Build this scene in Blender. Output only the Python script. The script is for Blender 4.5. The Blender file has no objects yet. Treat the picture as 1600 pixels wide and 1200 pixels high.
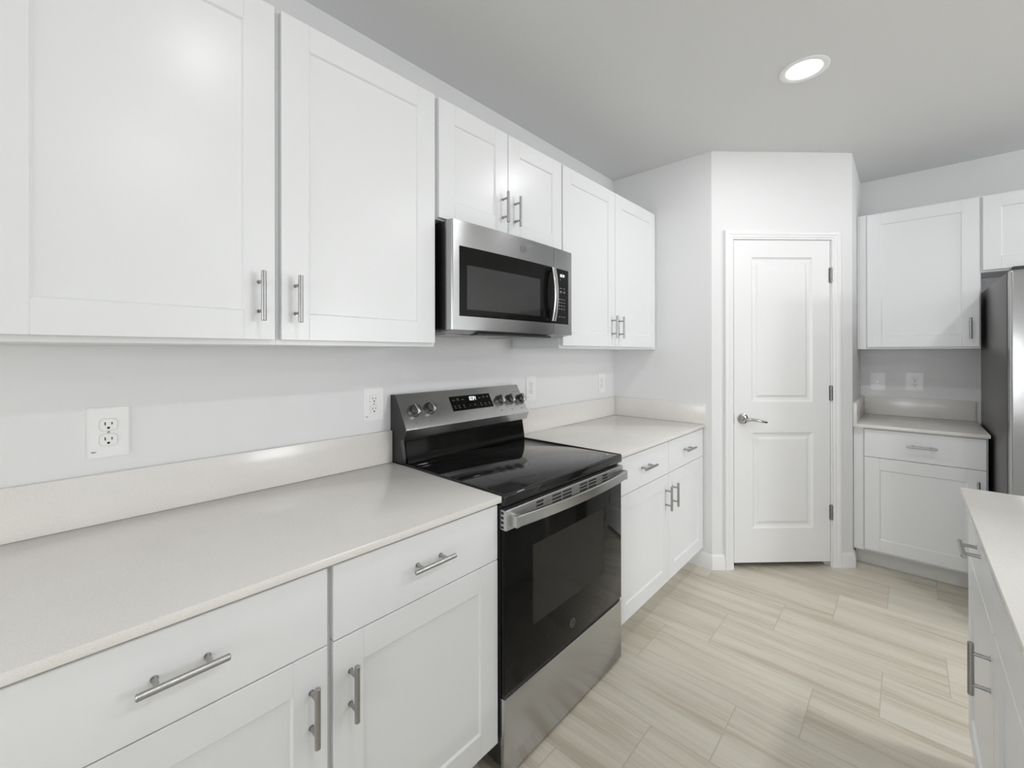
import bpy, bmesh, math
from mathutils import Matrix, Vector

# ------------------------------------------------------------------ camera
S = bpy.context.scene
COL = S.collection
YAW, PITCH, ROLL, FPX, PY = math.radians(42.6833), math.radians(-0.0472), math.radians(-0.0883), 669.444, 551.483
CAMP = Vector((1.6016, 0.0, 1.3679))
F = Vector((-math.sin(YAW)*math.cos(PITCH), math.cos(YAW)*math.cos(PITCH), -math.sin(PITCH)))
R = Vector((math.cos(YAW), math.sin(YAW), 0)); U = R.cross(F)
R2 = R*math.cos(ROLL) + U*math.sin(ROLL); U2 = -R*math.sin(ROLL) + U*math.cos(ROLL)
cd = bpy.data.cameras.new('camera'); cam = bpy.data.objects.new('camera', cd); COL.objects.link(cam)
cam.matrix_world = Matrix(((R2.x, U2.x, -F.x, CAMP.x), (R2.y, U2.y, -F.y, CAMP.y), (R2.z, U2.z, -F.z, CAMP.z), (0, 0, 0, 1)))
cd.sensor_fit = 'HORIZONTAL'; cd.sensor_width = 36.0; cd.lens = FPX/1600*36.0
cd.shift_y = -(600-PY)/1600; cd.clip_start = 0.02
S.camera = cam

# ------------------------------------------------------------------ world, exposure, daylight
S.view_settings.view_transform = 'Standard'; S.view_settings.look = 'None'
S.view_settings.gamma = 1.0; S.view_settings.use_curve_mapping = False
S.view_settings.exposure = -0.05
S.cycles.use_denoising = True
S.cycles.max_bounces = 10; S.cycles.diffuse_bounces = 6; S.cycles.glossy_bounces = 5
S.cycles.sample_clamp_indirect = 4.0
wd = bpy.data.worlds.new('sky'); S.world = wd; wd.use_nodes = True
wd.node_tree.nodes['Background'].inputs[0].default_value = (0.85, 0.93, 1.0, 1)
wd.node_tree.nodes['Background'].inputs[1].default_value = 1.2

def area(name, loc, target, sx, sy, power, col=(1, 1, 1)):
    l = bpy.data.lights.new(name, 'AREA'); l.shape = 'RECTANGLE'; l.size = sx; l.size_y = sy
    l.energy = power; l.color = col
    o = bpy.data.objects.new(name, l); COL.objects.link(o); o.location = loc
    o.rotation_euler = (Vector(target)-Vector(loc)).to_track_quat('-Z', 'Y').to_euler()
    return o
# daylight coming in through the glass door and an added, unseen window behind, and the window of the right wall
REAR, RIGHT, CEIL = -4.2, 6.2, 2.6464
DAY = [('daylight_rear', (3.3, REAR-0.35, 1.05), (3.3, 0, 1.05), 2.2, 2.1, 58.0),
       ('daylight_rear', (.9, REAR-0.30, 1.40), (.9, 0, 1.40), 1.2, 1.5, 46.0),  # added light behind the unseen left rear window, chosen to balance brightness
       ('daylight_side', (RIGHT+0.30, 3.10, 1.45), (0, 3.10, 1.45), 1.5, 1.5, 98.0)]
for d in DAY: area(*d, col=(0.975, 0.985, 1.0))

# ------------------------------------------------------------------ materials
def mat(name, col=(.8, .8, .8), rough=.5, metal=0.0, spec=.5, coat=0.0, emit=None, estr=0.0):
    m = bpy.data.materials.new(name); m.use_nodes = True
    b = m.node_tree.nodes['Principled BSDF']
    b.inputs['Base Color'].default_value = (*col, 1); b.inputs['Roughness'].default_value = rough
    b.inputs['Metallic'].default_value = metal; b.inputs['Specular IOR Level'].default_value = spec
    b.inputs['Coat Weight'].default_value = coat; b.inputs['Coat Roughness'].default_value = .05
    if emit: b.inputs['Emission Color'].default_value = (*emit, 1); b.inputs['Emission Strength'].default_value = estr
    return m
class NT:
    def __init__(s, m): s.t = m.node_tree; s.b = s.t.nodes['Principled BSDF']
    def n(s, ty, **k):
        nd = s.t.nodes.new(ty)
        for a, v in k.items(): setattr(nd, a, v)
        return nd
    def l(s, a, b): s.t.links.new(a, b)
    def math(s, op, a, b=None, c=None):
        nd = s.n('ShaderNodeMath', operation=op)
        for i, v in enumerate((a, b, c)):
            if v is None: continue
            if isinstance(v, (int, float)): nd.inputs[i].default_value = v
            else: s.l(v, nd.inputs[i])
        return nd.outputs[0]
    def coords(s): return s.n('ShaderNodeTexCoord').outputs['Object']
    def noise(s, vec, scale, detail=3, rough=.5):
        nd = s.n('ShaderNodeTexNoise'); nd.inputs['Scale'].default_value = scale
        nd.inputs['Detail'].default_value = detail; nd.inputs['Roughness'].default_value = rough
        s.l(vec, nd.inputs['Vector']); return nd.outputs['Fac']
    def mapping(s, vec, sc):
        nd = s.n('ShaderNodeMapping'); nd.inputs['Scale'].default_value = sc; s.l(vec, nd.inputs['Vector']); return nd.outputs[0]
    def ramp(s, fac, stops):
        nd = s.n('ShaderNodeValToRGB'); e = nd.color_ramp.elements
        e[0].position, e[0].color = stops[0][0], (*stops[0][1], 1)
        e[1].position, e[1].color = stops[-1][0], (*stops[-1][1], 1)
        for p_, c_ in stops[1:-1]:
            q = e.new(p_); q.color = (*c_, 1)
        s.l(fac, nd.inputs[0]); return nd.outputs[0]
    def bump(s, h, strength, dist=.002):
        nd = s.n('ShaderNodeBump'); nd.inputs['Strength'].default_value = strength; nd.inputs['Distance'].default_value = dist
        s.l(h, nd.inputs['Height']); s.l(nd.outputs[0], s.b.inputs['Normal'])

def textured_paint(name, col, scale, strength, rough=.55):
    m = mat(name, col, rough, spec=.35); t = NT(m)
    t.bump(t.noise(t.coords(), scale, 4, .6), strength, .003); return m
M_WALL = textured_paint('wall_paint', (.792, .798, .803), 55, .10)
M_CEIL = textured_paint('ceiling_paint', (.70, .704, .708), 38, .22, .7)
M_CAB = mat('cabinet_paint', (.795, .807, .818), .29, spec=.45)
M_TRIM = mat('trim_paint', (.83, .836, .842), .30, spec=.5)
M_TOE = mat('toe_kick_paint', (.70, .70, .69), .5)
M_GAP = mat('cabinet_shadow_board', (.70, .70, .70), .6)
M_PLATE = mat('white_plastic', (.87, .87, .87), .3)
M_SLOT = mat('dark_slot', (.015, .015, .015), .6)
M_GREYMARK = mat('grey_print', (.33, .33, .33), .6)
M_LINE = mat('pale_outline', (.50, .50, .50), .5)
M_DIMMARK = mat('dim_print', (.16, .16, .16), .5)
M_WHITEMARK = mat('pale_print', (.62, .62, .62), .5)
M_BLACKGLASS = mat('black_glass', (.007, .007, .0065), .05, spec=.13)
M_COOKTOP = mat('ceramic_glass', (.008, .008, .008), .07, spec=.55)
M_WINDOWGLASS = mat('oven_window_glass', (.016, .016, .0155), .12, spec=.25)
M_MWSCREEN = mat('microwave_screen', (.032, .032, .032), .06, spec=.38)
M_BLACK = mat('black_enamel', (.010, .010, .010), .25)
M_BLACKPL = mat('black_plastic', (.020, .020, .020), .4)
M_FRIDGESIDE = mat('grey_painted_steel', (.075, .073, .070), .34, spec=.5)
M_DIGIT = mat('lit_digits', (.9, .95, 1), .5, emit=(.95, 1, 1), estr=1.15)
M_FILTER = mat('grease_filter', (.45, .45, .45), .4, metal=.8)
M_LENS = mat('lamp_lens', (.9, .9, .9), .4, emit=(1.0, .99, .97), estr=1.0)
M_HINGE = mat('satin_nickel', (.30, .295, .285), .32, metal=1)
M_CHROME = mat('polished_nickel', (.52, .51, .50), .12, metal=1)
M_EMBLEM = mat('etched_emblem', (.25, .25, .25), .35, metal=.9)
M_OUT = mat('patio_floor', (.6, .58, .55), .8)

def brushed(name, col, rough, axis, amp=.06, bmp=.06, aniso=0):
    m = mat(name, col, rough, metal=1); t = NT(m)
    sc = [1500, 1500, 1500]; sc[axis] = 4.0
    nz = t.noise(t.mapping(t.coords(), sc), 1.0, 2)
    t.l(t.math('MULTIPLY_ADD', nz, amp, rough-amp/2), t.b.inputs['Roughness'])
    t.bump(nz, bmp, .0004)
    if aniso:
        tg = t.n('ShaderNodeTangent', direction_type='UV_MAP'); t.l(tg.outputs[0], t.b.inputs['Tangent']); t.b.inputs['Anisotropic'].default_value = aniso
    return m
M_STEEL = brushed('brushed_steel', (.54, .545, .555), .22, 1)
M_MWSTEEL = brushed('microwave_steel', (.40, .402, .405), .22, 1, amp=.03, bmp=.04, aniso=.75)
M_STEEL_V = brushed('brushed_steel_upright', (.46, .462, .465), .20, 2)
M_STEELBAR = brushed('steel_bar', (.54, .542, .545), .24, 1)
M_MWBAR = mat('satin_steel', (.50, .502, .505), .22, metal=1)
M_KNOB = mat('knob_steel', (.17, .17, .17), .30, metal=1)
M_CONSOLE = brushed('console_steel', (.64, .642, .645), .24, 1)
M_VENT = mat('vent_steel', (.58, .58, .58), .42, metal=1)
M_NICKEL = mat('brushed_nickel', (.41, .408, .402), .30, metal=1)

M_QUARTZ = mat('quartz', (.76, .75, .73), .19, spec=.5)
t = NT(M_QUARTZ); co = t.coords()
sp = t.noise(co, 420, 2, .7); cl = t.noise(co, 5, 3)
t.l(t.ramp(t.math('MULTIPLY_ADD', cl, .25, t.math('MULTIPLY', sp, .75)),
           [(.30, (.705, .677, .642)), (.50, (.77, .748, .716)), (.70, (.80, .788, .765))]), t.b.inputs['Base Color'])

# floor: stone-look tiles 0.614 x 0.3065 laid in a third-step bond along x
M_FLOOR = mat('stone_tile', (.6, .55, .45), .30, spec=.4)
t = NT(M_FLOOR); sx_ = t.n('ShaderNodeSeparateXYZ'); t.l(t.coords(), sx_.inputs[0])
X_, Y_ = sx_.outputs[0], sx_.outputs[1]
ry = t.math('DIVIDE', t.math('SUBTRACT', Y_, 2.7285), .3065); row = t.math('FLOOR', ry); fy = t.math('SUBTRACT', ry, row)
rx = t.math('DIVIDE', t.math('SUBTRACT', t.math('SUBTRACT', X_, 1.317), t.math('MULTIPLY', row, .2047)), .614)
colm = t.math('FLOOR', rx); fx = t.math('SUBTRACT', rx, colm)
ex = t.math('MULTIPLY', t.math('MINIMUM', fx, t.math('SUBTRACT', 1.0, fx)), .614)
ey = t.math('MULTIPLY', t.math('MINIMUM', fy, t.math('SUBTRACT', 1.0, fy)), .3065)
edge = t.math('MINIMUM', ex, ey)
grout = t.n('ShaderNodeMapRange'); grout.inputs[1].default_value = .0010; grout.inputs[2].default_value = .0026
t.l(edge, grout.inputs[0])
cell = t.n('ShaderNodeCombineXYZ'); t.l(row, cell.inputs[0]); t.l(colm, cell.inputs[1])
wn = t.n('ShaderNodeTexWhiteNoise', noise_dimensions='3D'); t.l(cell.outputs[0], wn.inputs[0])
rnd = wn.outputs['Value']
sv = t.n('ShaderNodeCombineXYZ')
t.l(t.math('MULTIPLY_ADD', rnd, 37.0, t.math('MULTIPLY', X_, .75)), sv.inputs[0])
wob = t.noise(t.coords(), 3.0, 2)
t.l(t.math('ADD', t.math('MULTIPLY', Y_, 11.0), t.math('MULTIPLY_ADD', rnd, 53.0, t.math('MULTIPLY', wob, .30))), sv.inputs[1])
st1 = t.noise(sv.outputs[0], 1.0, 5, .62)
sv2 = t.mapping(sv.outputs[0], (3.2, 6.5, 1)); st2 = t.noise(sv2, 1.0, 6, .72)
mixs = t.math('MULTIPLY_ADD', st1, .60, t.math('MULTIPLY', st2, .40))
mixs = t.math('ADD', mixs, t.math('MULTIPLY', t.math('SUBTRACT', rnd, .5), .07))
stone = t.ramp(mixs, [(.30, (.42, .37, .29)), (.40, (.51, .46, .37)), (.47, (.60, .56, .465)), (.55, (.65, .615, .525)), (.68, (.69, .66, .58))])
mx = t.n('ShaderNodeMix', data_type='RGBA'); mx.inputs[6].default_value = (.49, .45, .38, 1)
t.l(grout.outputs[0], mx.inputs[0]); t.l(stone, mx.inputs[7]); t.l(mx.outputs[2], t.b.inputs['Base Color'])
bh = t.math('MULTIPLY_ADD', st2, .15, grout.outputs[0]); t.bump(bh, .25, .0015)

M_PANE = bpy.data.materials.new('clear_pane'); M_PANE.use_nodes = True
nt = M_PANE.node_tree; nt.nodes.clear()
out = nt.nodes.new('ShaderNodeOutputMaterial'); tr = nt.nodes.new('ShaderNodeBsdfTransparent'); gl = nt.nodes.new('ShaderNodeBsdfGlossy')
gl.inputs['Roughness'].default_value = .02; ms = nt.nodes.new('ShaderNodeMixShader'); ms.inputs[0].default_value = .07
nt.links.new(tr.outputs[0], ms.inputs[1]); nt.links.new(gl.outputs[0], ms.inputs[2]); nt.links.new(ms.outputs[0], out.inputs[0])

# ------------------------------------------------------------------ geometry helpers
def NB(): return bmesh.new()
def box(bm, x0, x1, y0, y1, z0, z1, bev=0.0, seg=1, M=None):
    r = bmesh.ops.create_cube(bm, size=1.0); vs = r['verts']
    for v in vs:
        v.co = Vector(((x0+x1)/2 + v.co.x*(x1-x0), (y0+y1)/2 + v.co.y*(y1-y0), (z0+z1)/2 + v.co.z*(z1-z0)))
    if bev > 0:
        es = list({e for v in vs for e in v.link_edges})
        rb = bmesh.ops.bevel(bm, geom=es, offset=bev, segments=seg, profile=.5, affect='EDGES')
        vs = list({v for f in rb['faces'] for v in f.verts} | {v for v in vs if v.is_valid})
    if M is not None:
        for v in vs: v.co = M @ v.co
    return vs
def cyl(bm, p0, p1, r, seg=20, r1=None, bev=0.0):
    p0, p1 = Vector(p0), Vector(p1); r1 = r if r1 is None else r1
    d = p1-p0; L = d.length; q = d.to_track_quat('Z', 'Y')
    prof = [(r, 0), (r1, L)] if bev <= 0 else [(r-bev, 0), (r, bev), (r1, L-bev), (r1-bev, L)]
    rings = [[bm.verts.new(p0 + q @ Vector((math.cos(2*math.pi*k/seg)*rr, math.sin(2*math.pi*k/seg)*rr, h))) for k in range(seg)] for rr, h in prof]
    for a, b in zip(rings, rings[1:]):
        for k in range(seg): bm.faces.new((a[k], a[(k+1) % seg], b[(k+1) % seg], b[k]))
    bm.faces.new(rings[0][::-1]); bm.faces.new(rings[-1])
def lathe(bm, prof, origin, axis, seg=32, cap0=True, cap1=True):
    o = Vector(origin); q = Vector(axis).to_track_quat('Z', 'Y')
    rings = [[bm.verts.new(o + q @ Vector((math.cos(2*math.pi*k/seg)*rr, math.sin(2*math.pi*k/seg)*rr, h))) for k in range(seg)] for rr, h in prof]
    for a, b in zip(rings, rings[1:]):
        for k in range(seg): bm.faces.new((a[k], a[(k+1) % seg], b[(k+1) % seg], b[k]))
    if cap0: bm.faces.new(rings[0][::-1])
    if cap1: bm.faces.new(rings[-1])
def prism(bm, pts, fn0, fn1):
    """extrude the closed polygon pts between two maps of (a, b) into space"""
    A = [bm.verts.new(fn0(*p)) for p in pts]; B = [bm.verts.new(fn1(*p)) for p in pts]; n = len(pts)
    for k in range(n): bm.faces.new((A[k], A[(k+1) % n], B[(k+1) % n], B[k]))
    bm.faces.new(A[::-1]); bm.faces.new(B)
def sweep(bm, path, r, seg=12):
    """round tube along a polyline, radius may vary"""
    P = [Vector(p) for p in path]; n = len(P); rings = []
    rad = r if isinstance(r, (list, tuple)) else [r]*n
    for i, p in enumerate(P):
        d = (P[min(i+1, n-1)]-P[max(i-1, 0)]).normalized(); q = d.to_track_quat('Z', 'Y')
        rings.append([bm.verts.new(p + q @ Vector((math.cos(2*math.pi*k/seg)*rad[i], math.sin(2*math.pi*k/seg)*rad[i], 0))) for k in range(seg)])
    for a, b in zip(rings, rings[1:]):
        best = min(range(seg), key=lambda s: (a[0].co-b[s].co).length)
        for k in range(seg): bm.faces.new((a[k], a[(k+1) % seg], b[(k+1+best) % seg], b[(k+best) % seg]))
    bm.faces.new(rings[0][::-1]); bm.faces.new(rings[-1])
def quad(bm, a, b, c, d): return bm.faces.new([bm.verts.new(Vector(p)) for p in (a, b, c, d)])

def thing(name, label, cat, loc=(0, 0, 0), rotz=0.0, group=None, kind=None):
    o = bpy.data.objects.new(name, None); COL.objects.link(o); o.empty_display_size = .1
    o.location = loc; o.rotation_euler = (0, 0, rotz); tag(o, label, cat, group, kind); return o
def tag(o, label=None, cat=None, group=None, kind=None):
    if label: o['label'] = label
    if cat: o['category'] = cat
    if group: o['group'] = group
    if kind: o['kind'] = kind
    return o
def root_loc(o):
    while o.parent: o = o.parent
    return o.location.copy()
def obj(name, bm, m, parent=None, world=True, smooth=35, label=None):
    """one mesh object; world=True: the bmesh is in world coordinates and is moved into the parent's frame"""
    bmesh.ops.recalc_face_normals(bm, faces=bm.faces)
    if parent is not None and world:
        l = root_loc(parent)
        for v in bm.verts: v.co -= l
    me = bpy.data.meshes.new(name); bm.to_mesh(me); bm.free()
    if m is M_MWSTEEL:
        uv = me.uv_layers.new(name='grain')
        for lp in me.loops: co_ = me.vertices[lp.vertex_index].co; uv.data[lp.index].uv = (co_.z, co_.y + co_.x*.3)
    for mm in (m if isinstance(m, (list, tuple)) else [m]): me.materials.append(mm)
    if smooth is not None:
        for p_ in me.polygons: p_.use_smooth = True
        me.set_sharp_from_angle(angle=math.radians(smooth))
    o = bpy.data.objects.new(name, me); COL.objects.link(o)
    if parent is not None: o.parent = parent
    if label: o['label'] = label
    return o
def struct(name, bm, m, **k):
    o = obj(name, bm, m, **k); o['kind'] = 'structure'; return o

# ------------------------------------------------------------------ measured layout (metres)
YB = 2.8524                         # wall that closes the left run
P1 = Vector((.6919, YB)); P2 = Vector((1.3441, 3.49)); YC = 4.1659
DG = (P2-P1).normalized(); DN = Vector((DG.y, -DG.x)); DL = (P2-P1).length
DROT = math.atan2(DG.y, DG.x)
def dg(s, off, z): p_ = P1 + DG*s + DN*off; return Vector((p_.x, p_.y, z))
XU, XD, XC = .3415, .6397, .6556    # faces: upper doors, base doors, counter edge
YU, YD, YK = YC-XU, 3.5268, 3.5048
ZB = 1.046; ZCT = .914; ZSL = .894
ZUB, ZUT = 1.4056, 2.3098
ZDT, ZDS, ZDB = .8835, .7097, .1243
RAIL = .0745

# ------------------------------------------------------------------ room shell
bm = NB(); box(bm, -.3, RIGHT+.15, REAR-.15, YC+.2, -.12, 0); struct('floor', bm, M_FLOOR)
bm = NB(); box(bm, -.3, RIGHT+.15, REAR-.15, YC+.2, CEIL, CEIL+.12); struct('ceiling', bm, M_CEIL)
bm = NB(); box(bm, -.15, 0, REAR-.15, YC+.2, 0, CEIL); struct('wall_left', bm, M_WALL)
bm = NB(); box(bm, 0, RIGHT+.15, YC, YC+.2, 0, CEIL); struct('wall_back', bm, M_WALL)
# rear wall with a glass door and an added window opening, right wall with a window opening
GX0, GX1, GZ = 2.2, 4.4, 2.1
def walled(bm, fn, lo, hi, holes):
    x = lo
    for h0, h1, k0, k1 in holes:
        fn(bm, x, h0, 0, CEIL); x = h1
        if k0 > 0: fn(bm, h0, h1, 0, k0)
        fn(bm, h0, h1, k1, CEIL)
    fn(bm, x, hi, 0, CEIL)
WR, WS = (.25, 1.55, .65, 2.15), (2.30, 3.90, .70, 2.20)
bm = NB(); walled(bm, lambda m, a, b, c, d: box(m, a, b, REAR-.15, REAR, c, d), 0, RIGHT+.15, [WR, (GX0, GX1, 0, GZ)]); struct('wall_rear', bm, M_WALL)
bm = NB(); walled(bm, lambda m, a, b, c, d: box(m, RIGHT, RIGHT+.15, a, b, c, d), REAR, YC, [WS]); struct('wall_right', bm, M_WALL)
def window(n, W, fn):
    a0, a1, z0, z1 = W; am, zm = (a0+a1)/2, (z0+z1)/2
    bm = NB()
    for a, b in ((a0, a0+.06), (a1-.06, a1)): fn(bm, a, b, .03, .09, z0, z1)
    for a, b in ((z0, z0+.06), (z1-.06, z1), (zm-.025, zm+.025)): fn(bm, a0+.06, a1-.06, .03, .09, a, b)
    fn(bm, a0-.03, a1+.03, -.03, .02, z0-.025, z0)
    w = struct('window_%d' % n, bm, M_TRIM)
    bm = NB(); fn(bm, a0+.05, a1-.05, .058, .062, z0+.05, z1-.05); obj('pane', bm, M_PANE, w)
window(1, WR, lambda m, a, b, d0, d1, c, d: box(m, a, b, REAR-d1, REAR-d0, c, d))  # unseen window, added as an opening for the extra rear light
window(2, WS, lambda m, a, b, d0, d1, c, d: box(m, RIGHT+d0, RIGHT+d1, a, b, c, d))
bm = NB()
for a, b in ((GX0, GX0+.07), (GX1-.07, GX1), ((GX0+GX1)/2-.06, (GX0+GX1)/2+.06)): box(bm, a, b, REAR-.09, REAR-.03, 0, GZ)
for a, b in ((0, .08), (GZ-.07, GZ)): box(bm, GX0+.07, GX1-.07, REAR-.09, REAR-.03, a, b)
d2 = struct('door_2', bm, M_TRIM)
bm = NB(); box(bm, GX0+.06, GX1-.06, REAR-.062, REAR-.058, .07, GZ-.06); obj('pane', bm, M_PANE, d2)

# pantry: return wall, door wall set at 44 degrees, side wall
OS0, OS1, OZ = .1359, .7720, 2.0925          # opening in the door wall
bm = NB()
def dbox(bm, s0, s1, o0, o1, z0, z1, bev=0):
    pts = [(s0, o0), (s1, o0), (s1, o1), (s0, o1)]
    prism(bm, pts, lambda a, b: dg(a, b, z0), lambda a, b: dg(a, b, z1))
def mitre(bm, poly, z0, z1): prism(bm, poly, lambda a, b: Vector((a, b, z0)), lambda a, b: Vector((a, b, z1)))
T = .11
I1 = Vector((P1.x-T*math.tan(DROT/2), YB+T))   # inner corner return / diagonal
I2 = P2 + Vector((-T, T*math.tan((math.pi/2-DROT)/2)))
f0, f1 = P1+DG*OS0, P1+DG*OS1; g0, g1 = f0-DN*T, f1-DN*T
mitre(bm, [(0, YB), (P1.x, P1.y), (I1.x, I1.y), (0, YB+T)], 0, CEIL)
mitre(bm, [tuple(P1), tuple(f0), tuple(g0), tuple(I1)], 0, CEIL)
mitre(bm, [tuple(f1), tuple(P2), tuple(I2), tuple(g1)], 0, CEIL)
mitre(bm, [tuple(f0), tuple(f1), tuple(g1), tuple(g0)], OZ, CEIL)
mitre(bm, [tuple(P2), (P2.x, YC), (P2.x-T, YC), tuple(I2)], 0, CEIL)
bmesh.ops.remove_doubles(bm, verts=bm.verts, dist=.0004)
struct('wall_pantry', bm, M_WALL)

# door casing: stepped profile (distance from the opening, projection)
CP = [(0, 0), (0, .009), (.010, .009), (.014, .012), (.026, .012), (.031, .016), (.046, .018), (.053, .017), (.056, .010), (.056, 0)]
bm = NB()
c0, c1, cz = .1337, .7745, 2.0878
def cas(side):
    if side == 'L': return (lambda d, o: dg(c0-d, o, 0)), (lambda d, o: dg(c0-d, o, cz+d))
    if side == 'R': return (lambda d, o: dg(c1+d, o, 0)), (lambda d, o: dg(c1+d, o, cz+d))
    return (lambda d, o: dg(c0-d, o, cz+d)), (lambda d, o: dg(c1+d, o, cz+d))
for s in 'LRT': prism(bm, CP, *cas(s))
# jamb lining
dbox(bm, c0, c0+.0055, -T, .001, 0, cz); dbox(bm, c1-.0055, c1, -T, .001, 0, cz); dbox(bm, c0, c1, -T, .001, cz-.0005, cz+.004)
dbox(bm, c0+.005, c0+.016, -.06, -.040, 0, cz); dbox(bm, c1-.016, c1-.005, -.06, -.040, 0, cz)
struct('trim_1', bm, M_TRIM)

# door leaf with two moulded panels
def rect_ring(bm, A, B, f):
    (a0, a1, a2, a3), (b0, b1, b2, b3) = A, B
    pa = [(a0, a2), (a1, a2), (a1, a3), (a0, a3)]; pb = [(b0, b2), (b1, b2), (b1, b3), (b0, b3)]
    return pa, pb
s0, s1, z0, z1 = .1424, .7655, .0373, 2.0855
PAN = [(.2560, .6520, 1.056, 1.9765), (.2615, .6550, .2525, .8615)]
PRF = [(0, 0), (.004, .003), (.012, .0085), (.022, .010), (.030, .010), (.044, .0035)]   # inset, depth
bm = NB()
def fp(s, z, dep): return dg(s, -dep, z)
def q4(sa, sb, za, zb): quad(bm, fp(sa, za, 0), fp(sb, za, 0), fp(sb, zb, 0), fp(sa, zb, 0))
(p0, p1, pz0, pz1), (r0, r1, rz0, rz1) = PAN
q4(s0, s1, z0, rz0); q4(s0, r0, rz0, rz1); q4(r1, s1, rz0, rz1); q4(s0, s1, rz1, pz0)
q4(s0, p0, pz0, pz1); q4(p1, s1, pz0, pz1); q4(s0, s1, pz1, z1)
for (a, b, c, d) in PAN:
    for (i0, d0), (i1, d1_) in zip(PRF, PRF[1:]):
        A = [(a+i0, c+i0), (b-i0, c+i0), (b-i0, d-i0), (a+i0, d-i0)]; B = [(a+i1, c+i1), (b-i1, c+i1), (b-i1, d-i1), (a+i1, d-i1)]
        for k in range(4):
            k2 = (k+1) % 4
            quad(bm, fp(*A[k], d0), fp(*A[k2], d0), fp(*B[k2], d1_), fp(*B[k], d1_))
    i, dd = PRF[-1]; quad(bm, fp(a+i, c+i, dd), fp(b-i, c+i, dd), fp(b-i, d-i, dd), fp(a+i, d-i, dd))
BKD = .036
for (a, b) in (((s0, z0), (s1, z0)), ((s1, z0), (s1, z1)), ((s1, z1), (s0, z1)), ((s0, z1), (s0, z0))):
    quad(bm, fp(*a, 0), fp(*b, 0), fp(*b, BKD), fp(*a, BKD))
quad(bm, fp(s0, z0, BKD), fp(s1, z0, BKD), fp(s1, z1, BKD), fp(s0, z1, BKD))
bmesh.ops.remove_doubles(bm, verts=bm.verts, dist=.0002)
door = struct('door_1', bm, M_TRIM, smooth=None); door['label'] = 'white two panel pantry door in the angled wall'
# lever handle, hinges, latch
bm = NB()
n3 = Vector((DN.x, DN.y, 0)); d3 = Vector((DG.x, DG.y, 0))
hc = dg(.1975, 0, .951)
lathe(bm, [(.0335, 0), (.0335, .004), (.031, .009), (.020, .013), (.013, .014)], hc, n3, 36)
cyl(bm, hc+n3*.012, hc+n3*.045, .0115, 20)
pth = []
for k in range(15):
    u = k/14.0
    pth.append(hc + n3*(.045 + .010*math.sin(u*math.pi)*0.6) + d3*(-.006+.135*u) + Vector((0, 0, -.004-.010*u*u+.004*math.sin(u*5))))
sweep(bm, pth, [.0105-.004*(k/14.0) for k in range(15)], 14)
obj('door_handle', bm, M_CHROME, door, label='satin nickel lever handle')
for hz in (1.8636, 1.1108, .3512):
    bm = NB(); h0 = dg(.7692, .006, hz)
    cyl(bm, h0-Vector((0, 0, .048)), h0+Vector((0, 0, .048)), .0078, 14, bev=.002)
    for zz in (-.028, 0, .028): cyl(bm, h0+Vector((0, 0, zz-.0125)), h0+Vector((0, 0, zz+.0125)), .0086, 14)
    prism(bm, [(.7585, .0), (.776, .0), (.776, .0018), (.7585, .0018)], lambda a, b: dg(a, b, hz-.046), lambda a, b: dg(a, b, hz+.046))
    obj('hinge', bm, M_HINGE, door, label='grey metal hinge')
bm = NB(); prism(bm, [(.1385, -.012), (.1428, -.012), (.1428, .001), (.1385, .001)], lambda a, b: dg(a, b, .923), lambda a, b: dg(a, b, .979))
obj('strike_plate', bm, M_HINGE, door)

# baseboards
BP = [(0, 0), (.015, 0), (.015, .062), (.012, .068), (.012, .076), (.008, .084), (.004, .092), (0, .092)]   # (projection, height)
bm = NB()
tn = math.tan(DROT/2)
for a, b in (((.0), (c0-.056)), ((c1+.056), DL)):
    ext = lambda o, at_end: 0
    prism(bm, BP, lambda o, h: dg(a - (o*tn if a == 0 else 0), o, h), lambda o, h: dg(b + (o*math.tan((math.pi/2-DROT)/2) if b == DL else 0), o, h))
struct('baseboard_pantry', bm, M_TRIM)
bm = NB(); prism(bm, BP, lambda o, h: Vector((.50, YB-o, h)), lambda o, h: Vector((P1.x+o*tn, YB-o, h))); struct('baseboard_return', bm, M_TRIM)
bm = NB(); prism(bm, BP, lambda o, h: Vector((P2.x+o, P2.y-o*math.tan((math.pi/2-DROT)/2), h)), lambda o, h: Vector((P2.x+o, YD+.02, h))); struct('baseboard_side', bm, M_TRIM)

# ------------------------------------------------------------------ cabinets (local frame: x along the front, -y out of the front, z up)
def shaker(bm, x0, x1, z0, z1, yf, th=.020, rail=RAIL, dep=.0065):
    b = .0011
    box(bm, x0, x0+rail, yf, yf+th, z0, z1, b); box(bm, x1-rail, x1, yf, yf+th, z0, z1, b)
    box(bm, x0+rail, x1-rail, yf, yf+th, z0, z0+rail, b); box(bm, x0+rail, x1-rail, yf, yf+th, z1-rail, z1, b)
    box(bm, x0+rail-.004, x1-rail+.004, yf+dep, yf+th-.001, z0+rail-.004, z1-rail+.004)
    # sloped inner edge of the frame
    c = .0038
    a0, a1, c0_, c1_ = x0+rail, x1-rail, z0+rail, z1-rail
    A = [(a0, c0_), (a1, c0_), (a1, c1_), (a0, c1_)]; B = [(a0+c, c0_+c), (a1-c, c0_+c), (a1-c, c1_-c), (a0+c, c1_-c)]
    for k in range(4):
        k2 = (k+1) % 4
        quad(bm, (A[k][0], yf+.0011, A[k][1]), (A[k2][0], yf+.0011, A[k2][1]), (B[k2][0], yf+dep, B[k2][1]), (B[k][0], yf+dep, B[k][1]))
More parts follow.
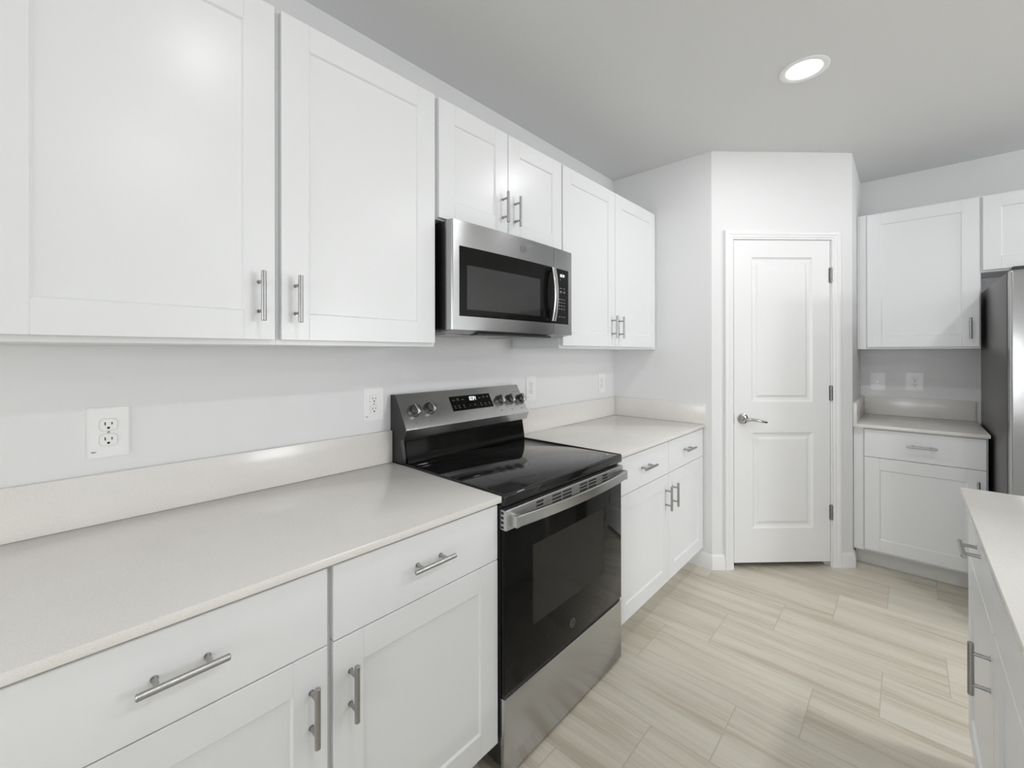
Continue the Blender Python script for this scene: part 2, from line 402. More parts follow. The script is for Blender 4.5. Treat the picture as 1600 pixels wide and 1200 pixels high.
def bar_handle(bm, x, z, yf, vertical, L=.130, so=.033, r=.0062):
    y = yf-so; ax = Vector((0, 0, 1)) if vertical else Vector((1, 0, 0)); c = Vector((x, y, z))
    cyl(bm, c-ax*L/2, c+ax*L/2, r, 18, bev=.0012)
    for s in (-1, 1):
        q = c + ax*s*.0385; cyl(bm, q, Vector((q.x, yf+.0002, q.z)), .0046, 14)
        cyl(bm, Vector((q.x, yf+.0002, q.z)), Vector((q.x, yf-.002, q.z)), .0062, 14)
YF = -.020
def add_door(t, x0, x1, z0, z1, hx=None, hz=None, name='door'):
    bm = NB(); shaker(bm, x0, x1, z0, z1, YF); d = obj(name, bm, M_CAB, t, world=False)
    if hx is not None:
        bm = NB(); bar_handle(bm, hx, hz, YF, True); obj('handle', bm, M_NICKEL, d, world=False, label='brushed nickel bar handle')
    return d
def add_drawer(t, x0, x1, z0, z1, hx, hz):
    bm = NB(); box(bm, x0, x1, YF, 0, z0, z1, .0013); d = obj('drawer', bm, M_CAB, t, world=False)
    if hx is None: d.name = 'false_front'; return
    bm = NB(); bar_handle(bm, hx, hz, YF, False, L=.134); obj('handle', bm, M_NICKEL, d, world=False, label='brushed nickel bar handle')
def upper(label, loc, rot, w, d, doors, z0=ZUB, z1=ZUT, bot=.0135, group=None, frame_bottom=True):
    """doors: (x0, x1, handle x or None)"""
    t = thing('upper_cabinet', label, 'cabinet', (loc[0], loc[1], z0-bot), rot, group)
    zb = z0-bot; o = zb
    bm = NB(); box(bm, 0, w, .0, d, 0, z1+.008-o, .0008); obj('carcass', bm, M_CAB, t, world=False)
    for x0, x1, hx, hz in doors: add_door(t, x0, x1, z0-o, z1-o, hx, hz-o if hz else None)
    return t
def base(label, loc, rot, w, d, drawers, doors, group=None, toe=True, x_carc=None):
    t = thing('base_cabinet', label, 'cabinet', (loc[0], loc[1], 0), rot, group)
    bm = NB(); box(bm, 0, w, 0, d, .108, ZSL-.0015, .0008); obj('carcass', bm, M_CAB, t, world=False)
    bm = NB(); box(bm, .004, w-.004, .075, d-.01, 0, .1075); obj('toe_kick', bm, M_TOE, t, world=False)
    for x0, x1, hx in drawers: add_drawer(t, x0, x1, ZDS+.0016, ZDT, hx, .8035)
    for x0, x1, hx, hz in doors: add_door(t, x0, x1, ZDB, ZDS-.0012, hx, hz)
    return t
RL = math.pi/2
def yl(y0, *ys): return [y-y0 for y in ys]
XUF, XDF = XU-.020, XD-.020
HZU = 1.5188
# uppers on the left wall
y0 = -.1107
upper('white single door wall cabinet nearest the camera, handle on its right, above the beige counter', (XUF, y0), RL, .4269+.1107-.0005, XUF-.002,
      [(-.0985-y0, .4186-y0, .3810-y0, HZU)], group='white wall cabinets on the left')
y0 = .4269
upper('white single door wall cabinet with handle on its left, just left of the microwave', (XUF, y0), RL, .9645-y0-.0005, XUF-.002,
      [(.4352-y0, .9550-y0, .4732-y0, HZU)], group='white wall cabinets on the left')
y0 = .9645
upper('short white two door wall cabinet directly above the microwave', (XUF, y0), RL, 1.7355-y0-.0005, XUF-.002,
      [(.9738-y0, 1.3420-y0, 1.3100-y0, 1.982), (1.3452-y0, 1.7319-y0, 1.3885-y0, 1.982)], z0=1.868, bot=.004, group='white wall cabinets on the left')
y0 = 1.7355
upper('tall white two door wall cabinet right of the microwave, against the corner', (XUF, y0), RL, YB-y0-.003, XUF-.002,
      [(1.7420-y0, 2.2595-y0, 2.2256-y0, HZU), (2.2630-y0, 2.7975-y0, 2.3070-y0, HZU)], group='white wall cabinets on the left')
# uppers on the back wall right of the pantry
x0 = P2.x+.001
t = upper('white single door wall cabinet beside the pantry corner, above the small counter', (x0, YU+.020), 0, 1.9318-x0-.0005, XUF-.002,
      [(1.3999-x0, 1.9242-x0, 1.8855-x0, 1.516)], group='white wall cabinets on the back wall')
bm = NB(); box(bm, 0.0005, 1.3940-x0, -.006, -.0002, 0, ZUT+.008-ZUB+.0135, .0008); box(bm, .012, .016, -.0075, -.0055, .001, ZUT-ZUB+.02, .0005); obj('filler_strip', bm, M_CAB, t, world=False)
x0 = 1.9318
upper('short white wall cabinet above the refrigerator, at the right edge', (x0, YU+.020), 0, 2.8560-x0, XUF-.002,
      [(1.9387-x0, 2.3930-x0, 2.3580-x0, 1.982), (2.3965-x0, 2.8490-x0, 2.4320-x0, 1.982)], z0=1.8646, bot=.0113, group='white wall cabinets on the back wall')

# bases on the left wall
HZD = .5857
y0 = -.1107
base('white base cabinet nearest the camera, drawer over a door with handle on its right', (XDF, y0), RL, .4347-y0-.0005, XDF-.002,
     [(-.0985-y0, .4280-y0, .1640-y0)], [(-.0985-y0, .4280-y0, .3920-y0, HZD)], group='white base cabinets on the left')
y0 = .4347
base('white base cabinet left of the range, drawer over a door with handle on its left', (XDF, y0), RL, .9770-y0-.0005, XDF-.002,
     [(.4415-y0, .9741-y0, .7080-y0)], [(.4415-y0, .9741-y0, .4818-y0, HZD)], group='white base cabinets on the left')
y0 = 1.7420
base('white two drawer two door base cabinet between the range and the pantry corner', (XDF, y0), RL, YB-y0-.003, XDF-.002,
     [(1.7480-y0, 2.3060-y0, 2.0260-y0), (2.3094-y0, 2.8420-y0, 2.5690-y0)],
     [(1.7480-y0, 2.3060-y0, 2.2690-y0, HZD), (2.3094-y0, 2.8420-y0, 2.3590-y0, HZD)], group='white base cabinets on the left')
# base on the back wall
x0 = P2.x+.001
t = base('white base cabinet right of the pantry, drawer over one wide door', (x0, YD+.020), 0, 1.9330-x0, XDF-.002,
         [(1.4003-x0, 1.9248-x0, 1.6640-x0)], [(1.4003-x0, 1.9248-x0, 1.8915-x0, .585)])
bm = NB(); box(bm, .0005, 1.3963-x0, -.0065, -.0002, .108, ZSL-.002, .0008); obj('filler_strip', bm, M_CAB, t, world=False)
# island bases, facing the range
XI = 1.749
w = .5695
base('white island base cabinet at the far end, drawer over a door with bar handles', (XI+.020, 2.070), -RL, w, .58, [(.006, w-.006, .285)], [(.006, w-.006, w-.050, HZD)], group='white island cabinets')
w = .9135
base('white island cabinet with a plain front panel, nearer the camera under the island counter', (XI+.020, 1.500), -RL, w, .58, [(.006, w-.006, None)],
     [(.006, w/2-.0018, w/2-.045, HZD), (w/2+.0018, w-.006, w/2+.045, HZD)], group='white island cabinets')

# ------------------------------------------------------------------ quartz tops
def slab(bm, x0, x1, y0, y1, z0=ZSL, z1=ZCT, b=.0022): box(bm, x0, x1, y0, y1, z0, z1, b, 2)
t = thing('countertop', 'long beige quartz countertop on the near left base cabinets', 'countertop', (.33, .43, ZSL), group='quartz countertops')
bm = NB(); slab(bm, .001, XC, -.1150, .9775); obj('slab', bm, M_QUARTZ, t)
bm = NB(); slab(bm, .0005, .020, -.1150, .9775, ZCT+.0003, ZB, .0015); obj('backsplash', bm, M_QUARTZ, t)
t = thing('countertop', 'beige quartz countertop between the range and the pantry return wall', 'countertop', (.33, 2.3, ZSL), group='quartz countertops')
bm = NB(); slab(bm, .001, XC, 1.7425, YB-.001); obj('slab', bm, M_QUARTZ, t)
bm = NB(); slab(bm, .0005, .020, 1.7425, YB-.0205, ZCT+.0003, ZB, .0015); obj('backsplash', bm, M_QUARTZ, t)
bm = NB(); slab(bm, .0005, .6571, YB-.020, YB-.0005, ZCT+.0003, ZB, .0015); obj('side_splash', bm, M_QUARTZ, t)
t = thing('countertop', 'small quartz countertop beside the refrigerator', 'countertop', (1.64, 3.8, ZSL), group='quartz countertops')
bm = NB(); slab(bm, P2.x+.001, 1.9384, YK, YC-.001); obj('slab', bm, M_QUARTZ, t)
bm = NB(); slab(bm, P2.x+.0205, 1.9340, YC-.020, YC-.0005, ZCT+.0003, ZB, .0015); obj('backsplash', bm, M_QUARTZ, t)
bm = NB(); slab(bm, P2.x+.0006, P2.x+.020, YK+.012, YC-.0008, ZCT+.0003, ZB, .0015); obj('side_splash', bm, M_QUARTZ, t)
t = thing('countertop', 'white quartz island countertop at the right edge', 'countertop', (2.2, 1.3, ZSL), group='quartz countertops')
bm = NB(); slab(bm, 1.7327, 2.72, .55, 2.0915); obj('slab', bm, M_QUARTZ, t)
t = thing('island_panel', 'white panel closing the far side of the island', 'panel', (2.36, 1.3, 0))
bm = NB(); box(bm, 2.352, 2.40, .588, 2.068, 0, ZSL-.001, .001); obj('panel', bm, M_CAB, t)

# ------------------------------------------------------------------ range
RY0, RY1 = .9813, 1.7383; RYC = (RY0+RY1)/2
rg = thing('electric_range', 'black glass and stainless electric range between the base cabinets', 'range', (.33, RYC, 0))
bm = NB(); box(bm, .020, .640, RY0+.001, RY1-.001, .045, .880, .002)
prism(bm, [(.003, .90), (.088, .90), (.088, .935), (.0735, 1.012), (.101, 1.019), (.031, 1.1945), (.003, 1.1945)],
      lambda a, z: Vector((a, RY0+.0005, z)), lambda a, z: Vector((a, RY1-.0005, z)))
for yy in (RY0+.05, RY1-.05):
    for xx in (.08, .58): cyl(bm, (xx, yy, 0), (xx, yy, .046), .016, 14)
obj('body', bm, M_BLACK, rg)
# cooktop
bm = NB(); box(bm, .090, .6665, RY0, RY1, .8815, .9165, .006, 3); ct = obj('cooktop', bm, M_COOKTOP, rg)
bm = NB()
for a in ((.094, .6625, RY0+.003, RY0+.008), (.094, .6625, RY1-.008, RY1-.003), (.6575, .6625, RY0+.008, RY1-.008)): box(bm, *a, .9162, .9178, .0006)
obj('cooktop_rim', bm, M_BLACKPL, ct)
bm = NB()
for a, r_ in (((.24, RY0+.20), .078), ((.24, RY1-.20), .078), ((.50, RY0+.20), .105), ((.50, RY1-.20), .098), ((.22, RYC), .055)):
    lathe(bm, [(r_, .91655), (r_+.0012, .91662)], (a[0], a[1], 0), (0, 0, 1), 48, False, False)
obj('burner_ring', bm, mat('burner_print', (.035, .035, .035), .15), ct)
bm = NB(); box(bm, .612, .625, RY1-.053, RY1-.040, .9166, .9169, 0); obj('printed_mark', bm, M_WHITEMARK, ct)
# back guard below the console
bm = NB(); prism(bm, [(.086, .9168), (.1005, .9168), (.098, .930), (.0935, .936), (.090, .944), (.083, 1.0), (.083, 1.008), (.075, 1.008), (.075, .93)],
                 lambda a, z: Vector((a, RY0+.020, z)), lambda a, z: Vector((a, RY1-.012, z)))
obj('back_guard', bm, M_BLACKGLASS, rg)
# console: stainless folded box
CPR = [(.0335, 1.1965), (.118, 1.056), (.1035, 1.0195), (.085, 1.012), (.010, 1.012), (.010, 1.1965)]
bm = NB(); prism(bm, CPR, lambda a, z: Vector((a, RY0+.0005 if a > .03 else RY0+.006, z)), lambda a, z: Vector((a, RY1, z)))
con = obj('control_panel', bm, M_CONSOLE, rg, smooth=20)
bm = NB(); prism(bm, [(.0005, .9168), (.086, .9168), (.074, 1.010), (.1015, 1.0185), (.115, 1.055), (.0320, 1.194), (.0005, 1.194)],
                 lambda a, z: Vector((a, RY0-.0012, z)), lambda a, z: Vector((a, RY0+.0008, z)))
obj('end_cap', bm, M_BLACKPL, rg)
cp0 = Vector((.0335, 0, 1.1965)); cs = Vector((.0845, 0, -.1405)); CLN = cs.length; cs.normalize(); cn = Vector((-cs.z, 0, cs.x))
def cpt(y, s, off=0.0): q = cp0 + cs*s + cn*off; return Vector((q.x, y, q.z))
def cquad(bm, y0, y1, s0, s1, o=.0008): 
    prism(bm, [(y0, s0), (y1, s0), (y1, s1), (y0, s1)], lambda a, b: cpt(a, b, -.0005), lambda a, b: cpt(a, b, o))
bm = NB(); cquad(bm, 1.2500, 1.5060, .0345, .1075, .0012); dsp = obj('display', bm, M_BLACKGLASS, con)
SEG = {'1': 'bc', '0': 'abcdef', '3': 'abgcd', '4': 'fgbc'}
def digits(bm, txt, org, ux, uy, nrm, h, th=.18, adv=.80, slant=.12):
    """seven segment digits; org top left, ux right, uy down"""
    w = h*.52; t_ = h*th
    def P(a, b, o): return org + ux*(a + (h-b)*slant) + uy*b + nrm*o
    def bar(a0, a1, b0, b1): prism(bm, [(a0, b0), (a1, b0), (a1, b1), (a0, b1)], lambda a, b: P(a, b, 0), lambda a, b: P(a, b, .0005))
    x = 0
    for ch in txt:
        if ch == ':':
            for b in (.28, .66): bar(x, x+t_*.8, h*b, h*b+t_*.8)
            x += h*.30; continue
        for s in SEG[ch]:
            a0, a1, b0, b1 = {'a': (0, w, 0, t_), 'g': (0, w, h/2-t_/2, h/2+t_/2), 'd': (0, w, h-t_, h), 'b': (w-t_, w, 0, h/2), 'c': (w-t_, w, h/2, h),
                              'f': (0, t_, 0, h/2), 'e': (0, t_, h/2, h)}[s]
            bar(x+a0, x+a1, b0, b1)
        x += h*adv
bm = NB(); digits(bm, '1034', cpt(1.3590, .0430, .0014), Vector((0, 1, 0)), cs, cn, .0190, th=.10, adv=.66)
obj('clock_digits', bm, M_DIGIT, con)
def mark(y, s, w, h, name='touch_key'):
    bm = NB(); cquad(bm, y-w/2, y+w/2, s-h/2, s+h/2, .0015); obj(name, bm, M_DIMMARK, con)
for y, s, w, h in ((1.270, .0545, .013, .0035), (1.297, .0475, .013, .0035), (1.297, .0545, .017, .002), (1.325, .0540, .013, .003), (1.432, .0540, .013, .003), (1.461, .0510, .010, .006), (1.488, .0510, .009, .007)): mark(y, s, w, h)
for y in (1.2655, 1.291, 1.321, 1.4297, 1.457, 1.484): mark(y, .0845, .006, .006); mark(y+.002, .094, .011, .002)
mark(1.360, .087, .009, .002); mark(1.390, .087, .007, .005)
for y, s, w, h in ((1.034, .141, .005, .004), (1.127, .040, .010, .003), (1.112, .137, .008, .004), (1.122, .137, .005, .004), (1.549, .134, .010, .005), (1.626, .135, .010, .005), (1.699, .137, .010, .005), (1.562, .041, .005, .003), (1.634, .039, .005, .003), (1.690, .039, .008, .004), (1.716, .037, .016, .003)):
    bm = NB(); prism(bm, [(y-w/2, s-h/2), (y+w/2, s-h/2), (y+w/2, s+h/2), (y-w/2, s+h/2)], lambda a, b: cpt(a, b, -.0004), lambda a, b: cpt(a, b, .0004)); obj('printed_mark', bm, M_DIMMARK, con)
for i, (ky, ks, tilt) in enumerate(((1.045, .0830, .10), (1.1265, .0790, .12), (1.5600, .0800, .05), (1.6330, .0820, .05), (1.7110, .0870, .05))):
    bm = NB(); c = cpt(ky, ks, 0)
    lathe(bm, [(.0285, 0), (.0285, .0015), (.0265, .0045), (.0240, .006), (.0225, .020), (.0215, .0255), (.019, .0275)], c, cn, 36)
    kn = obj('knob', bm, M_KNOB, rg)
    bm = NB(); q = cn.to_track_quat('Z', 'Y'); M = Matrix.Translation(c) @ q.to_matrix().to_4x4()
    ang = math.atan2((q.inverted() @ cs).y, (q.inverted() @ cs).x) + tilt
    M = M @ Matrix.Rotation(ang, 4, 'Z')
    box(bm, -.0215, .0215, -.0065, .0065, .020, .0375, .003, 2, M)
    obj('grip', bm, M_STEELBAR, kn)
    bm = NB(); lathe(bm, [(.0232, .0058), (.0232, .019)], c, cn, 36, False, False); obj('skirt', bm, M_BLACKPL, kn)
# oven door
bm = NB(); box(bm, .6415, .6620, RY0+.001, RY1-.001, .2790, .8030, .003, 2); od = obj('oven_door', bm, M_BLACKGLASS, rg)
bm = NB(); box(bm, .6612, .66235, 1.122, 1.586, .441, .715, .0004); obj('oven_window', bm, M_WINDOWGLASS, od)
bm = NB(); VX0, VX1, VZ0, VZ1 = .6430, .6698, .8040, .8690
box(bm, VX0, VX1, RY0+.0005, RY1-.0005, VZ0, VZ1, .0015); obj('vent_strip', bm, M_VENT, od)
bm = NB()
for a, b in ((1.132, 1.170), (1.221, 1.275), (1.284, 1.342), (1.396, 1.449), (1.458, 1.515), (1.564, 1.603)):
    for z in (.8575, .8455, .8335): bm = NB(); box(bm, VX1-.002, VX1+.0003, a, b, z-.0032, z+.0032); obj('vent_slot', bm, M_SLOT, od)
for z in (.8585, .8435, .8285, .8135): bm = NB(); box(bm, .6468, .6590, RY0+.0002, RY0+.002, z-.0042, z+.0042); obj('vent_slot', bm, M_SLOT, od)
# bowed handle
bm = NB(); HY0, HY1 = 1.000, 1.722; n = 20
def hx(y): u = (y-(HY0+HY1)/2)/((HY1-HY0)/2); return .700 + .022*(1-u*u)
def hquad(rings):
    for a, b in zip(rings, rings[1:]):
        for k in range(len(a)): bm.faces.new((a[k], a[(k+1) % len(a)], b[(k+1) % len(a)], b[k]))
    bm.faces.new(rings[0][::-1]); bm.faces.new(rings[-1])
rings = []
HZ0, HZ1, HT = .8170, .8540, .012
for k in range(n+1):
    y = HY0+(HY1-HY0)*k/n; x = hx(y)
    pr_ = [(x-HT, HZ0), (x-.003, HZ0), (x, HZ0+.003), (x, HZ1-.003), (x-.003, HZ1), (x-HT, HZ1)]
    rings.append([bm.verts.new((a, y, z)) for a, z in pr_])
hquad(rings)
for ya, yb in ((HY0, HY0+.016), (HY1-.016, HY1)): box(bm, .6690, .7004, ya-.0012, yb+.0012, HZ0-.0006, HZ1+.0006, .0015)
obj('handle', bm, M_STEELBAR, od)
def emblem(bm, c, ux, uy, nrm, r):
    """round badge: ring with two interlaced looping strokes"""
    def P(a, b, o): return c + ux*a*r + uy*b*r + nrm*o
    def stroke(pts, w, closed=False):
        n_ = len(pts); L_ = []
        for i in range(n_):
            a = pts[(i-1) % n_ if closed else max(i-1, 0)]; b = pts[(i+1) % n_ if closed else min(i+1, n_-1)]
            dx, dy = b[0]-a[0], b[1]-a[1]; l_ = math.hypot(dx, dy) or 1
            nx, ny = -dy/l_*w/2, dx/l_*w/2
            L_.append([bm.verts.new(P(pts[i][0]+nx, pts[i][1]+ny, .0004)), bm.verts.new(P(pts[i][0]-nx, pts[i][1]-ny, .0004))])
        rng = range(n_ if closed else n_-1)
        for i in rng:
            j = (i+1) % n_; bm.faces.new((L_[i][0], L_[j][0], L_[j][1], L_[i][1]))
    stroke([(math.cos(k*math.pi/20), math.sin(k*math.pi/20)) for k in range(40)], .13, True)
    stroke([(-.12+.42*math.cos(a)-.20, .05+.45*math.sin(a)) for a in [math.pi*(.25+1.65*k/24) for k in range(25)]] + [(.10, -.05), (-.22, -.05)], .13)
    stroke([(.30+.26*math.cos(a), .26+.22*math.sin(a)) for a in [math.pi*(-.2+1.5*k/16) for k in range(17)]], .12)
    stroke([(.28+.28*math.cos(a), -.22+.27*math.sin(a)) for a in [math.pi*(.75+1.25*k/16) for k in range(17)]], .12)
bm = NB(); emblem(bm, Vector((.66205, 1.357, .3405)), Vector((0, 1, 0)), Vector((0, 0, 1)), Vector((1, 0, 0)), .0150)
obj('emblem', bm, mat('grey_badge', (.20, .20, .20), .4), od)
bm = NB(); box(bm, .6415, .6610, RY0+.001, RY1-.001, .0140, .2650, .003, 2); obj('storage_drawer', bm, M_STEEL, rg)
bm = NB(); box(bm, .6400, .6560, RY0+.004, RY1-.004, .2655, .2785); obj('drawer_gap', bm, M_BLACK, rg)

# ------------------------------------------------------------------ microwave
MY0, MY1 = .9825, 1.7265; MYC = (MY0+MY1)/2; MZ0, MZ1 = 1.4545, 1.8530
mw = thing('microwave', 'stainless over the range microwave with black glass door under the short cabinet', 'microwave', (.2, MYC, MZ0))
bm = NB(); box(bm, .003, .3620, MY0+.003, MY1-.003, MZ0+.002, MZ1, .002); obj('body', bm, M_BLACK, mw)
def mx_(y): u = (y-MYC)/((MY1-MY0)/2); return .4030 + .0125*(1-u*u)
def curved(bm, y0, y1, z0, z1, o0, o1, n=14):
    rings = []
    for k in range(n+1):
        y = y0+(y1-y0)*k/n; x = mx_(y)
        rings.append([bm.verts.new((x+o0, y, z0)), bm.verts.new((x+o1, y, z0)), bm.verts.new((x+o1, y, z1)), bm.verts.new((x+o0, y, z1))])
    for a, b in zip(rings, rings[1:]):
        for k in range(4): bm.faces.new((a[k], a[(k+1) % 4], b[(k+1) % 4], b[k]))
    bm.faces.new(rings[0][::-1]); bm.faces.new(rings[-1])
GY0, GY1, GZ0, GZ1, SY = 1.0150, 1.6975, 1.5045, 1.7610, 1.5750
bm = NB()   # door frame (steel) with its deep left side
curved(bm, MY0+.006, SY-.0006, GZ1, MZ1, -.036, 0); curved(bm, MY0+.006, SY-.0006, MZ0, GZ0, -.036, 0); curved(bm, MY0+.006, GY0, GZ0, GZ1, -.036, 0, 4)
prism(bm, [(.3640, MY0), (mx_(MY0)-.012, MY0), (mx_(MY0)-.003, MY0+.0028), (mx_(MY0+.006), MY0+.0061), (.3640, MY0+.0061)], lambda a, b: Vector((a, b, MZ0)), lambda a, b: Vector((a, b, MZ1)))
bmesh.ops.remove_doubles(bm, verts=bm.verts, dist=.0003)
dr = obj('door', bm, M_MWSTEEL, mw, smooth=40)
bm = NB(); curved(bm, GY0, SY-.0006, GZ0, GZ1, -.02, -.0006); obj('door_glass', bm, M_BLACKGLASS, dr)
bm = NB(); curved(bm, 1.051, 1.472, 1.531, 1.694, -.003, -.0003); obj('viewing_screen', bm, M_MWSCREEN, dr)
bm = NB(); emblem(bm, Vector((mx_(1.356)+.0003, 1.356, 1.8065)), Vector((0, 1, 0)), Vector((0, 0, 1)), Vector((1, 0, 0)), .0165)
obj('emblem', bm, M_EMBLEM, dr)
bm = NB(); rings = []; n = 18; HA, HB, HW = 1.5130, 1.7560, .0150
for k in range(n+1):
    z = HA+(HB-HA)*k/n; u = (z-(HA+HB)/2)/((HB-HA)/2); x = .432+.016*(1-u*u); yc = 1.5500
    rings.append([bm.verts.new(p_) for p_ in ((x-.010, yc-HW, z), (x-.002, yc-HW, z), (x, yc-HW+.003, z), (x, yc+HW-.003, z), (x-.002, yc+HW, z), (x-.010, yc+HW, z))])
for a, b in zip(rings, rings[1:]):
    for k in range(6): bm.faces.new((a[k], a[(k+1) % 6], b[(k+1) % 6], b[k]))
bm.faces.new(rings[0][::-1]); bm.faces.new(rings[-1])
for za, zb in ((HA, HA+.016), (HB-.016, HB)): box(bm, mx_(1.55)-.002, .4315, 1.5500-HW, 1.5500+HW, za, zb, .001)
obj('handle', bm, M_MWBAR, dr)
bm = NB(); curved(bm, SY+.0006, MY1, GZ1, MZ1, -.036, 0, 5); curved(bm, SY+.0006, MY1, MZ0, GZ0, -.036, 0, 5); curved(bm, GY1, MY1, GZ0, GZ1, -.036, 0, 3)
bmesh.ops.remove_doubles(bm, verts=bm.verts, dist=.0003)
cpn = obj('control_panel', bm, M_MWSTEEL, mw, smooth=40)
bm = NB(); curved(bm, SY+.0006, GY1, GZ0, GZ1, -.02, -.0006, 5); obj('control_glass', bm, M_BLACKGLASS, cpn)
bm = NB(); digits(bm, '10:34', Vector((mx_(1.64)+.0002, 1.6235, 1.7375)), Vector((0, 1, 0)), Vector((0, 0, -1)), Vector((1, 0, 0)), .0120, th=.11, adv=.74, slant=0)
obj('clock_digits', bm, M_DIGIT, cpn)
def kmark(y, z, w, h):
    bm = NB(); box(bm, mx_(y)-.0008, mx_(y)+.0002, y-w/2, y+w/2, z-h/2, z+h/2); obj('keypad_key', bm, M_DIMMARK, cpn)
for z in (1.672, 1.655):
    for y, w in ((1.632, .016), (1.660, .012)): kmark(y, z, w, .004 if z > 1.66 else .010)
for z in (1.620, 1.605, 1.590, 1.575):
    for y in (1.622, 1.640, 1.660): kmark(y, z, .008, .006)
for y in (1.618, 1.638, 1.662): kmark(y, 1.538, .010, .004)
kmark(1.628, 1.712, .006, .005)
# underside: steel pan, two grease filters, lamp lens
bm = NB(); prism(bm, [(.060, 1.4425), (.345, 1.4440), (.398, 1.4545), (.010, 1.4545)], lambda a, z: Vector((a, MY0+.012, z)), lambda a, z: Vector((a, MY1-.012, z)))
pn = obj('base_pan', bm, M_FILTER, mw)
for a, b in ((MY0+.05, MY0+.27), (MY1-.27, MY1-.05)):
    bm = NB(); box(bm, .09, .30, a, b, 1.4405, 1.4425)
    for k in range(14): box(bm, .095+.0148*k, .102+.0148*k, a+.006, b-.006, 1.4395, 1.4410)
    obj('grease_filter', bm, M_FILTER, pn)
bm = NB(); prism(bm, [(MYC-.21, .318), (MYC+.21, .318), (MYC+.23, .385), (MYC-.23, .385)], lambda a, b: Vector((b, a, 1.4395)), lambda a, b: Vector((b, a, 1.4470)))
obj('vent_grille', bm, M_BLACKPL, pn)

# ------------------------------------------------------------------ refrigerator
FX0, FX1, FY0, FY1, FZ = 1.9530, 2.8550, 3.1250, 4.1000, 1.7520
fr = thing('refrigerator', 'stainless refrigerator with dark grey side at the right edge', 'refrigerator', ((FX0+FX1)/2, 3.61, 0))
bm = NB(); box(bm, FX0, FX1, FY0, FY1, .03, FZ, .004, 2)
for xx in (FX0+.06, FX1-.06):
    for yy in (FY0+.06, FY1-.06): cyl(bm, (xx, yy, 0), (xx, yy, .031), .02, 14)
obj('body', bm, M_FRIDGESIDE, fr)
FM = (FX0+FX1)/2
def fdoor(name, x0, x1, z0, z1, hx0, hx1, hz0, hz1):
    bm = NB(); box(bm, x0, x1, FY0-.070, FY0-.009, z0, z1, .012, 4); d = obj(name, bm, M_STEEL_V, fr, smooth=60)
    bm = NB()
    a, b = Vector((hx0, FY0-.118, hz0)), Vector((hx1, FY0-.118, hz1)); cyl(bm, a, b, .0125, 18, bev=.003)
    for u in (.08, .92): q = a.lerp(b, u); cyl(bm, q, Vector((q.x, FY0-.0695, q.z)), .008, 12)
    obj('handle', bm, M_STEELBAR, d)
fdoor('door', FX0+.0015, FM-.002, .668, FZ+.004, FM-.04, FM-.04, .80, 1.55)
fdoor('door', FM+.002, FX1-.0015, .668, FZ+.004, FM+.04, FM+.04, .80, 1.55)
fdoor('freezer_drawer', FX0+.0015, FX1-.0015, .05, .660, FX0+.12, FX1-.12, .60, .60)
for a in (FX0+.012, FX1-.062):
    bm = NB(); box(bm, a, a+.05, FY0-.045, FY0+.045, FZ+.0042, FZ+.022, .006, 2); obj('hinge_cover', bm, M_BLACKPL, fr)
bm = NB(); box(bm, FX0+.004, FX1-.004, FY0-.0088, FY0-.0002, .06, FZ-.004); obj('door_gasket', bm, M_BLACKPL, fr)

# ------------------------------------------------------------------ wall plates (local: x across, -y out of the wall, z up; origin at the middle)
def rounded(bm, hw, hh, r, y0, y1, seg=5, cx=0, cz=0):
    pts = []
    for (sx, sz, a0) in ((1, 1, 0), (-1, 1, 90), (-1, -1, 180), (1, -1, 270)):
        for k in range(seg+1):
            a = math.radians(a0+90*k/seg); pts.append((cx+sx*(hw-r)+r*math.cos(a), cz+sz*(hh-r)+r*math.sin(a)))
    prism(bm, pts, lambda a, b: Vector((a, y0, b)), lambda a, b: Vector((a, y1, b)))
def plate(name, label, cat, loc, rot, w, h, sockets=True, mark=True, group=None):
    t = thing(name, label, cat, loc, rot, group)
    bm = NB(); rounded(bm, w/2, h/2, .005, -.0035, 0); rounded(bm, w/2-.0022, h/2-.0022, .004, -.0060, -.0034); obj('cover_plate', bm, M_PLATE, t, world=False)
    if sockets:
        for zc in (.0205, -.0205):
            bm = NB(); rounded(bm, .0188, .0166, .0105, -.0066, -.0056, 8, 0, zc); obj('recess_line', bm, M_LINE, t, world=False)
            bm = NB(); rounded(bm, .0180, .0158, .0100, -.0080, -.0050, 8, 0, zc); s_ = obj('receptacle', bm, M_PLATE, t, world=False)
            bm = NB()
            for sx, hh in ((-.0068, .0042), (.0068, .0034)): box(bm, sx-.0012, sx+.0012, -.0084, -.0074, zc+.0032-hh, zc+.0032+hh)
            cyl(bm, (0, -.0084, zc-.0085), (0, -.0074, zc-.0085), .0030, 12); box(bm, -.003, .003, -.0084, -.0074, zc-.0085, zc-.0062)
            obj('socket_slots', bm, M_SLOT, s_, world=False)
        bm = NB(); cyl(bm, (0, -.0068, 0), (0, -.0056, 0), .0030, 12); obj('screw', bm, M_GREYMARK, t, world=False)
    else:
        bm = NB(); cyl(bm, (0, -.0120, 0), (0, -.0055, 0), .0048, 14); cyl(bm, (0, -.0064, 0), (0, -.0055, 0), .0075, 6); obj('coax_jack', bm, M_HINGE, t, world=False)
        for z in (h*.38, -h*.38): bm = NB(); cyl(bm, (0, -.0066, z), (0, -.0056, z), .0028, 12); obj('screw', bm, M_PLATE, t, world=False)
    if mark:
        bm = NB(); box(bm, -w/2+.008, -w/2+.019, -.0062, -.0058, -h/2+.0165, -h/2+.0185); box(bm, -w/2+.0095, -w/2+.0165, -.0062, -.0058, -h/2+.0145, -h/2+.0165); obj('printed_mark', bm, M_GREYMARK, t, world=False)
    return t
GO = 'white outlet plates'
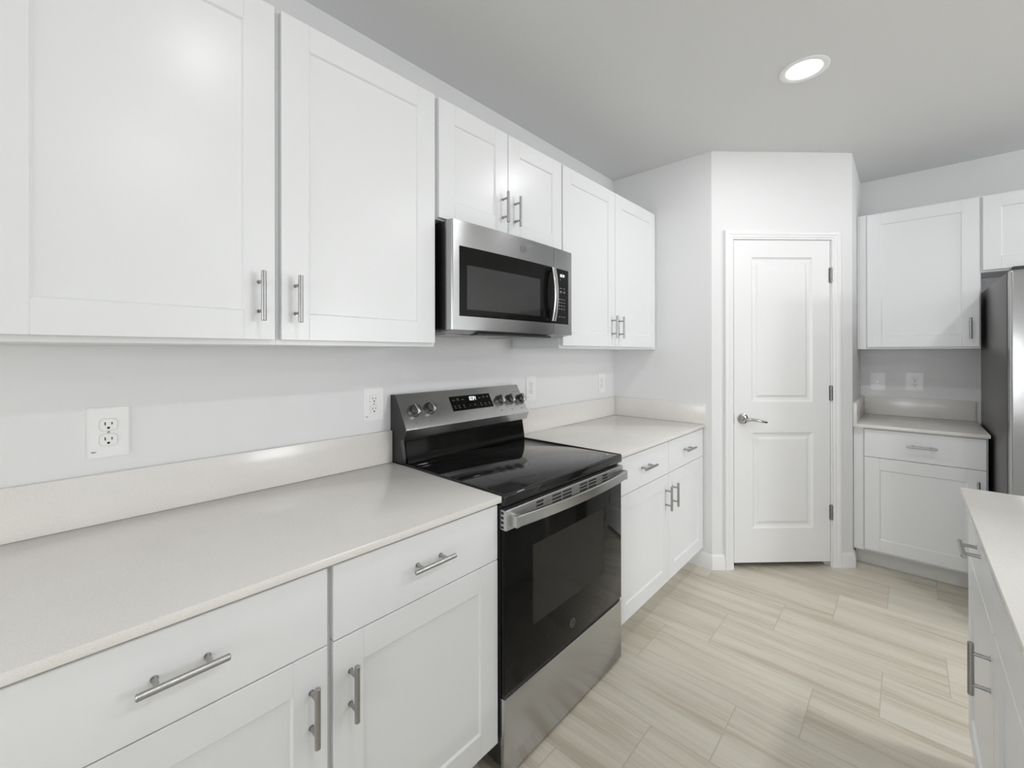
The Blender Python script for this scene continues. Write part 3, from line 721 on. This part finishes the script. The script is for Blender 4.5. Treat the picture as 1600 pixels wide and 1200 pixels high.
plate('wall_outlet', 'white wall outlet nearest the camera, above the long counter', 'outlet', (0, .1124, 1.1555), RL, .0850, .1355, group=GO)
plate('wall_outlet', 'white wall outlet just left of the range', 'outlet', (0, .9010, 1.1620), RL, .0880, .1320, group=GO)
plate('wall_outlet', 'white wall outlet just right of the range console', 'outlet', (0, 1.8935, 1.1680), RL, .0885, .1370, group=GO)
plate('wall_outlet', 'white wall outlet near the corner above the far counter', 'outlet', (0, 2.6740, 1.1580), RL, .0880, .1400, group=GO)
plate('wall_outlet', 'white wall outlet beside the refrigerator above the small counter', 'outlet', (1.6410, YC, 1.1605), 0, .0900, .1300, mark=False, group=GO)
plate('cable_plate', 'white cover plate with one round jack, next to the pantry corner', 'wall plate', (1.4420, YC, 1.1545), 0, .0830, .1300, sockets=False, mark=False)

# ------------------------------------------------------------------ recessed ceiling lights
def can(label, x, y, power):
    t = thing('recessed_light', label, 'ceiling light', (x, y, CEIL), 0, 'round recessed ceiling lights')
    bm = NB(); lathe(bm, [(.0960, 0), (.0955, -.0030), (.0900, -.0055), (.0760, -.0050), (.0700, -.0015), (.0700, 0)], (0, 0, 0), (0, 0, 1), 48, False, False); obj('trim_ring', bm, M_PLATE, t, world=False)
    bm = NB(); lathe(bm, [(.0700, -.0014), (.0500, -.0030), (.0200, -.0038), (.0001, -.0040)], (0, 0, 0), (0, 0, 1), 48, False, False); obj('lens', bm, M_LENS, t, world=False, smooth=60)
    l = bpy.data.lights.new('recessed_lamp', 'AREA'); l.shape = 'DISK'; l.size = .136; l.energy = power; l.color = (.99, .99, 1.0)
    o = bpy.data.objects.new('recessed_lamp', l); COL.objects.link(o); o.parent = t; o.location = (0, 0, -.0075)
can('lit round recessed ceiling light in front of the pantry door', 1.262, 2.315, 6.2)
can('lit round recessed ceiling light near the camera over the long counter', 1.280, .440, 2.6)
can('lit round recessed ceiling light over the far end of the island', 2.620, 2.315, 10.5)
can('lit round recessed ceiling light over the middle of the island', 2.620, .440, 8.5)
can('added unseen recessed ceiling light in the open room, nearest the rear glass door', 4.600, 1.500, 14.0)  # unseen lamp added to raise brightness from the open room
can('added unseen recessed ceiling light in the open room, nearest the refrigerator wall', 4.600, 2.800, 14.0)  # second added lamp out of view, there only for overall brightness
M_LENS.node_tree.nodes['Principled BSDF'].inputs['Emission Strength'].default_value = 4.0
